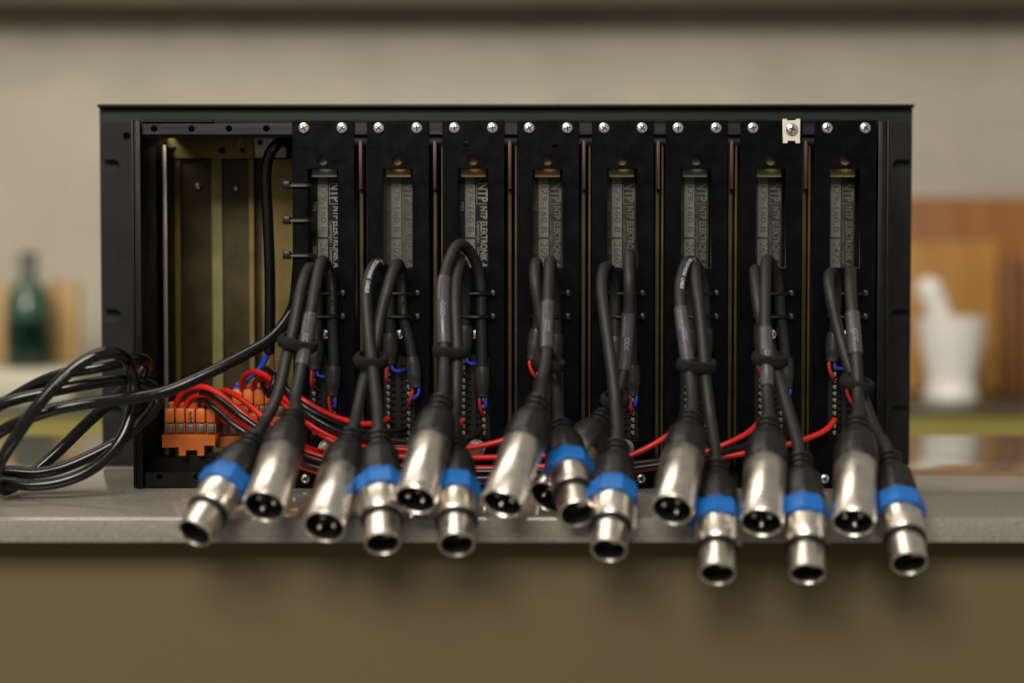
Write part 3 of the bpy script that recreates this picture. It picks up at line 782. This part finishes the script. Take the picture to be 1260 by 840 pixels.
# hook-and-loop wraps round each pair
VEL = [((371, 421), 19, 14, 0), ((458, 443), 19, 5, 1), ((554, 430), 20, 3, 2), ((678, 445), 17, 18, 3), ((756, 492), 15, -6, 4), ((857, 450), 19, 3, 5), ((945, 441), 20, 6, 6), ((1057, 472), 17, 16, 7)]
for (px, py), hw, tilt, mi in VEL:
    # depth: mean of the two cables where they pass this row
    near = []
    for ci, cb in enumerate(CABLES):
        if cb[0] != mi: continue
        bestv = None; bd = 1e9
        for v in PATHS[ci]:
            if v.y > -0.02: continue
            d = v - CAM; dep = d.dot(FWD); yy = 420 - d.dot(UPV) / dep * F
            if abs(yy - py) < bd: bd = abs(yy - py); bestv = v
        near.append(bestv)
    ys = [v.y for v in near]; Yc = sum(ys) / 2
    c = W(px, py, Yc)
    xs = [v.x for v in near]; a_ = abs(xs[0] - xs[1]) / 2 + CR + 0.0015; b_ = abs(ys[0] - ys[1]) / 2 + CR + 0.0012
    cxw = sum(xs) / 2; cz_ = sum(v.z for v in near) / 2
    a_ = abs(xs[0] - xs[1]) / 2 + CR + 0.0004; b_ = abs(ys[0] - ys[1]) / 2 + CR + 0.0004
    b_ = min(b_, 0.0068)
    sec = [(-.3, -3.0), (0.9, -3.1), (2.2, -2.3), (2.6, 0), (2.2, 2.3), (0.9, 3.1), (-.3, 3.0)]
    a_ = max(a_, hw * S * 0.76)
    vv = []; ff = []; NQ = 56
    for q in range(NQ):
        an = 2 * math.pi * q / NQ
        ex = abs(math.cos(an)) ** 0.75 * math.copysign(1, math.cos(an)); ey = abs(math.sin(an)) ** 0.75 * math.copysign(1, math.sin(an))
        base = Vector((cxw + a_ * ex, Yc + b_ * ey, cz_ - a_ * ex * math.tan(R(tilt)) + b_ * ey * 0.22))
        out = Vector((math.cos(an), math.sin(an), 0)); upz = Vector((math.sin(R(tilt)), -0.35, 1)).normalized()
        for r_, h_ in sec: vv.append(base + out * r_ * MM + upz * h_ * MM * 1.05)
    ns = len(sec)
    for q in range(NQ):
        q2 = (q + 1) % NQ
        for u in range(ns): ff.append((q * ns + u, q2 * ns + u, q2 * ns + (u + 1) % ns, q * ns + (u + 1) % ns))
    me = new_mesh('cable_wrap', vv, ff, 'velcro', 60)
    for v in me.vertices:
        v.co += Vector((noise.noise(v.co * 900), noise.noise(v.co * 900 + Vector((9, 0, 0))), noise.noise(v.co * 900 + Vector((0, 9, 0))))) * 0.00035
    where = 'beside the empty bay' if mi == 0 else ORD[mi] + ' from the empty bay'
    tag(link('cable_wrap', me), 'fuzzy black wrap binding the two cables of the module ' + where, 'cable wrap', 'wraps round the cable pairs')

# ------------------------------------------------------------------ orange terminal blocks
def terminal_block(px0, px1, py_top, py_base, py_bot, Y, npads, label):
    lo = W(px0, py_bot, Y); hi = W(px1, py_top, Y)
    kk = S * (Y + D) / D
    root = empty('terminal_block', ((lo.x + hi.x) / 2, Y + 0.01, lo.z), label, 'terminal', 'orange lever terminals in the empty bay')
    zb = W(px0, py_base, Y).z
    w = hi.x - lo.x
    # base with hooked foot
    ols = [[(lo.x - .001, lo.z + .0045), (lo.x + .008, lo.z + .0045), (lo.x + .008, lo.z), (lo.x + .012, lo.z), (lo.x + .012, lo.z + .0030), (lo.x + .018, lo.z + .0030), (lo.x + .018, lo.z), (lo.x + .022, lo.z), (lo.x + .022, lo.z + .0055),
            (hi.x, lo.z + .0055), (hi.x, zb), (lo.x - .001, zb)]]
    link('base', plate('base', ols, 0.020, 'orange_plastic', 0.0004), root, T((0, Y - 0.003, 0)))
    pw = w / npads
    for q in range(npads):
        x0 = lo.x + q * pw
        zl = W(px0, py_base - 14, Y).z
        lv = link('lever', box_mesh('lever', (x0 + .0002, Y - 0.001, zl), (x0 + pw - .0002, Y + 0.014, hi.z), 'orange_plastic', 0.0010, 2), root)
        link('cell', box_mesh('cell', (x0 + .0002, Y + 0.0005, zb + .0002), (x0 + pw - .0002, Y + 0.013, zl - .0001), 'orange_dark', 0.0002), root)
        link('clamp', box_mesh('clamp', (x0 + .0011, Y - 0.0006, zb + .0008), (x0 + pw - .0011, Y + 0.0004, zl - .0008), 'clamp_grey', 0.0002), lv)
        link('wire_funnel', box_mesh('wire_funnel', (x0 + .0008, Y + 0.006, hi.z - .0004), (x0 + pw - .0008, Y + 0.012, hi.z + .0030), 'orange_dark', 0.0005), lv)
    return root
tb1 = terminal_block(203, 266, 502, 534, 560, 0.010, 5, 'orange five lever terminal block on the near end of the bracket')
me = text_mesh('wago', 0.0032, 0.0001); me.materials.clear(); me.materials.append(MATS['recess_dark'])
pw_ = W(236.5, 504, 0.010)
link('print_mark', me, tb1, Matrix(((0, -1, 0, pw_.x), (0, 0, -1, 0.0088), (1, 0, 0, pw_.z - 0.0075), (0, 0, 0, 1))))
terminal_block(269, 318, 508, 536, 560, 0.024, 4, 'orange terminal block half hidden behind the red wires')
terminal_block(286, 352, 478, 512, 556, 0.042, 5, 'orange terminal block set back deeper inside the bay')

# ------------------------------------------------------------------ supply wires
def wire(name, mt, pts, r, label, group, cat='wire'):
    path = smooth_path(catmull([W(*p) for p in pts], 0.003), 5)
    return tag(link(name, tube(name, path, r, mt, 10)), label, cat, group)
RG = 'red supply wires along the bottom of the rack'; BG = 'black supply wires along the bottom of the rack'
RW = 0.0016
def rl(n): return 'red supply wire running to the %s module from the empty bay' % n
wire('red_wire', 'red_wire', [(297, 486, .045), (298, 466, .036), (312, 456, .022), (330, 464, .008), (350, 478, -.008), (375, 493, -.014), (400, 508, -.014), (430, 519, -.012), (457, 523, -.010), (470, 520, -.007), (478, 515, -.002)], RW, rl('second'), RG)
wire('red_wire', 'red_wire', [(309, 486, .045), (314, 468, .038), (326, 464, .024), (342, 482, .004), (366, 502, -.010), (390, 518, -.012), (425, 537, -.012), (460, 542, -.011), (500, 544, -.010), (540, 540, -.010), (560, 528, -.007), (569, 517, -.002)], RW, rl('third'), RG)
wire('red_wire', 'red_wire', [(321, 488, .046), (324, 472, .040), (333, 474, .026), (346, 492, .004), (366, 512, -.010), (390, 527, -.016), (425, 545, -.016), (470, 551, -.014), (520, 553, -.013), (570, 551, -.012), (605, 546, -.010), (640, 533, -.008), (660, 519, -.002)], RW, rl('fourth'), RG)
wire('red_wire', 'red_wire', [(335, 488, .046), (337, 474, .038), (345, 484, .022), (356, 500, .0), (376, 520, -.008), (400, 537, -.016), (440, 556, -.018), (520, 562, -.016), (620, 562, -.012), (700, 556, -.010), (740, 535, -.007), (755, 521, -.002)], RW, rl('fifth'), RG)
wire('red_wire', 'red_wire', [(215, 506, .018), (219, 486, .014), (235, 476, .008), (255, 476, .0), (280, 492, -.010), (305, 514, -.014), (335, 535, -.014), (372, 553, -.012), (400, 563, -.012), (480, 572, -.012), (585, 576, -.012), (690, 573, -.012), (760, 566, -.012), (800, 549, -.011), (830, 530, -.007), (845, 517, -.002)], RW, rl('sixth'), RG)
wire('red_wire', 'red_wire', [(226, 506, .018), (230, 490, .016), (244, 485, .010), (262, 488, .002), (285, 505, -.008), (310, 526, -.014), (340, 548, -.015), (372, 563, -.013), (400, 573, -.013), (480, 581, -.014), (585, 584, -.014), (690, 581, -.014), (770, 573, -.014), (850, 562, -.012), (900, 543, -.012), (925, 530, -.008), (936, 516, -.002)], RW, rl('seventh'), RG)
wire('red_wire', 'red_wire', [(238, 506, .018), (243, 494, .018), (256, 494, .012), (270, 502, .004), (288, 517, -.006), (312, 538, -.014), (345, 564, -.016), (372, 574, -.015), (400, 583, -.015), (480, 590, -.016), (585, 592, -.016), (690, 589, -.016), (780, 578, -.015), (880, 563, -.013), (960, 549, -.012), (1005, 535, -.010), (1022, 526, -.007), (1027, 516, -.002)], RW, rl('eighth'), RG)
wire('red_wire', 'red_wire', [(262, 506, .030), (264, 487, .026), (276, 479, .016), (296, 490, .004), (318, 508, -.006), (342, 528, -.012), (372, 548, -.010), (390, 556, -.006), (402, 552, .004), (404, 540, .006)], RW, 'short red supply wire bending towards the module beside the empty bay', RG)
wire('black_wire', 'black_wire', [(248, 508, .018), (246, 484, .010), (262, 484, -.004), (285, 503, -.014), (310, 521, -.018), (340, 541, -.018), (372, 559, -.017), (400, 568, -.017), (480, 577, -.017), (600, 580, -.017), (760, 572, -.016), (850, 556, -.012), (870, 530, -.004)], 0.0017, 'black supply wire running to the sixth module from the empty bay', BG)
wire('black_wire', 'black_wire', [(253, 508, .018), (250, 492, .006), (262, 500, -.008), (285, 521, -.016), (305, 533, -.018), (340, 556, -.020), (372, 569, -.018), (400, 578, -.018), (480, 586, -.020), (600, 588, -.020), (770, 577, -.018), (900, 553, -.014), (960, 530, -.004)], 0.0017, 'black supply wire running to the seventh module from the empty bay', BG)
wire('black_wire', 'black_wire', [(330, 488, .046), (322, 470, .034), (325, 452, .022), (338, 460, .004), (352, 478, -.008), (375, 501, -.018), (400, 514, -.018), (430, 527, -.016), (470, 533, -.012), (500, 526, -.004)], 0.0017, 'black supply wire running to the second module from the empty bay', BG)
wire('black_wire', 'black_wire', [(344, 490, .046), (338, 466, .034), (330, 455, .016), (346, 470, .0), (362, 496, -.012), (386, 514, -.020), (425, 534, -.020), (470, 540, -.018), (540, 545, -.014), (580, 540, -.010), (592, 528, -.004)], 0.0017, 'black supply wire running to the third module from the empty bay', BG)
tag(link('wire_tie', tube('wire_tie', [W(338, 464, -.006), W(336, 472, -.009), W(333, 480, -.008), W(331, 486, .0)], 0.0018, 'tie_nylon', 8)), 'black tie round the red wires behind the audio cables', 'zip tie')
wire('blue_wire', 'blue_wire', [(331, 430, .040), (328, 440, .042), (316, 462, .044), (300, 464, .046), (290, 478, .048)], 0.0016, 'blue mains core running from the black cable to the terminals', None)
wire('brown_wire', 'brown_wire', [(334, 430, .040), (335, 444, .040), (336, 462, .044), (340, 484, .046)], 0.0014, 'brown mains core running from the black cable to the terminals', None)

# ------------------------------------------------------------------ mains cable with its coil
MR = 0.0031
mp = [(331.5, 434, .040), (332, 400, .040), (332, 340, .040), (329, 260, .038), (327, 212, .036), (333, 184, .034), (347, 172, .030), (361, 180, .024), (367, 210, .012), (368, 260, .009), (367, 320, .009), (364, 360, .006), (358, 385, -.010),
      (335, 416, -.022), (300, 437, -.030), (250, 462, -.038), (200, 483, -.044), (150, 491, -.050), (100, 497, -.056), (50, 508, -.060), (0, 531, -.060), (-45, 566, -.052), (-48, 586, -.040), (-20, 584, -.034),
      (10, 578, -.034), (35, 582, -.034), (65, 579, -.034), (100, 566, -.030), (140, 546, -.026), (172, 523, -.022), (192, 500, -.020), (196, 484, -.022), (182, 472, -.028), (150, 467, -.036),
      (95, 475, -.044), (55, 483, -.048), (0, 497, -.050), (-50, 525, -.048), (-70, 570, -.044), (-40, 598, -.042), (0, 592, -.044), (32, 597, -.046), (75, 593, -.044), (115, 576, -.042), (146, 547, -.040), (160, 517, -.036),
      (165, 486, -.034), (163, 459, -.040), (155, 440, -.052), (138, 432, -.060), (117, 436, -.064), (97, 448, -.066), (77, 465, -.068), (58, 485, -.070), (40, 507, -.072), (20, 537, -.072), (3, 563, -.068), (-8, 588, -.056),
      (4, 603, -.040), (24, 594, -.024), (46, 577, -.018), (72, 555, -.014), (100, 527, -.012), (128, 501, -.010), (155, 478, -.008), (175, 461, -.012), (183, 447, -.022), (170, 440, -.034), (145, 446, -.042),
      (115, 453, -.046), (82, 458, -.046), (52, 469, -.044), (25, 484, -.040), (-5, 502, -.036), (-45, 530, -.034), (-90, 575, -.034)]
mpath = smooth_path(catmull([W(*p) for p in mp], 0.0025), 6)
mroot = empty('mains_cable', W(60, 600, -.04), 'glossy black mains cable coiled on the counter and looping into the bay', 'power cable')
link('jacket', tube('jacket', mpath, MR, 'mains_pvc', 16), mroot)
fw = mpath[::-1]
cut = [v for v in mpath]
# faint moulded print on the front strand
i1 = min(range(len(cut)), key=lambda q: (cut[q] - W(97, 448, -.066)).length)
acc = sum((cut[q + 1] - cut[q]).length for q in range(i1))
link('cable_print', text_on_path('H05VV-F', 0.0024, cut, acc + 0.006, MR, 'print_grey', 0.0, side=0.1), mroot)

for o in bpy.data.objects:
    if '_mw' in o: del o['_mw']
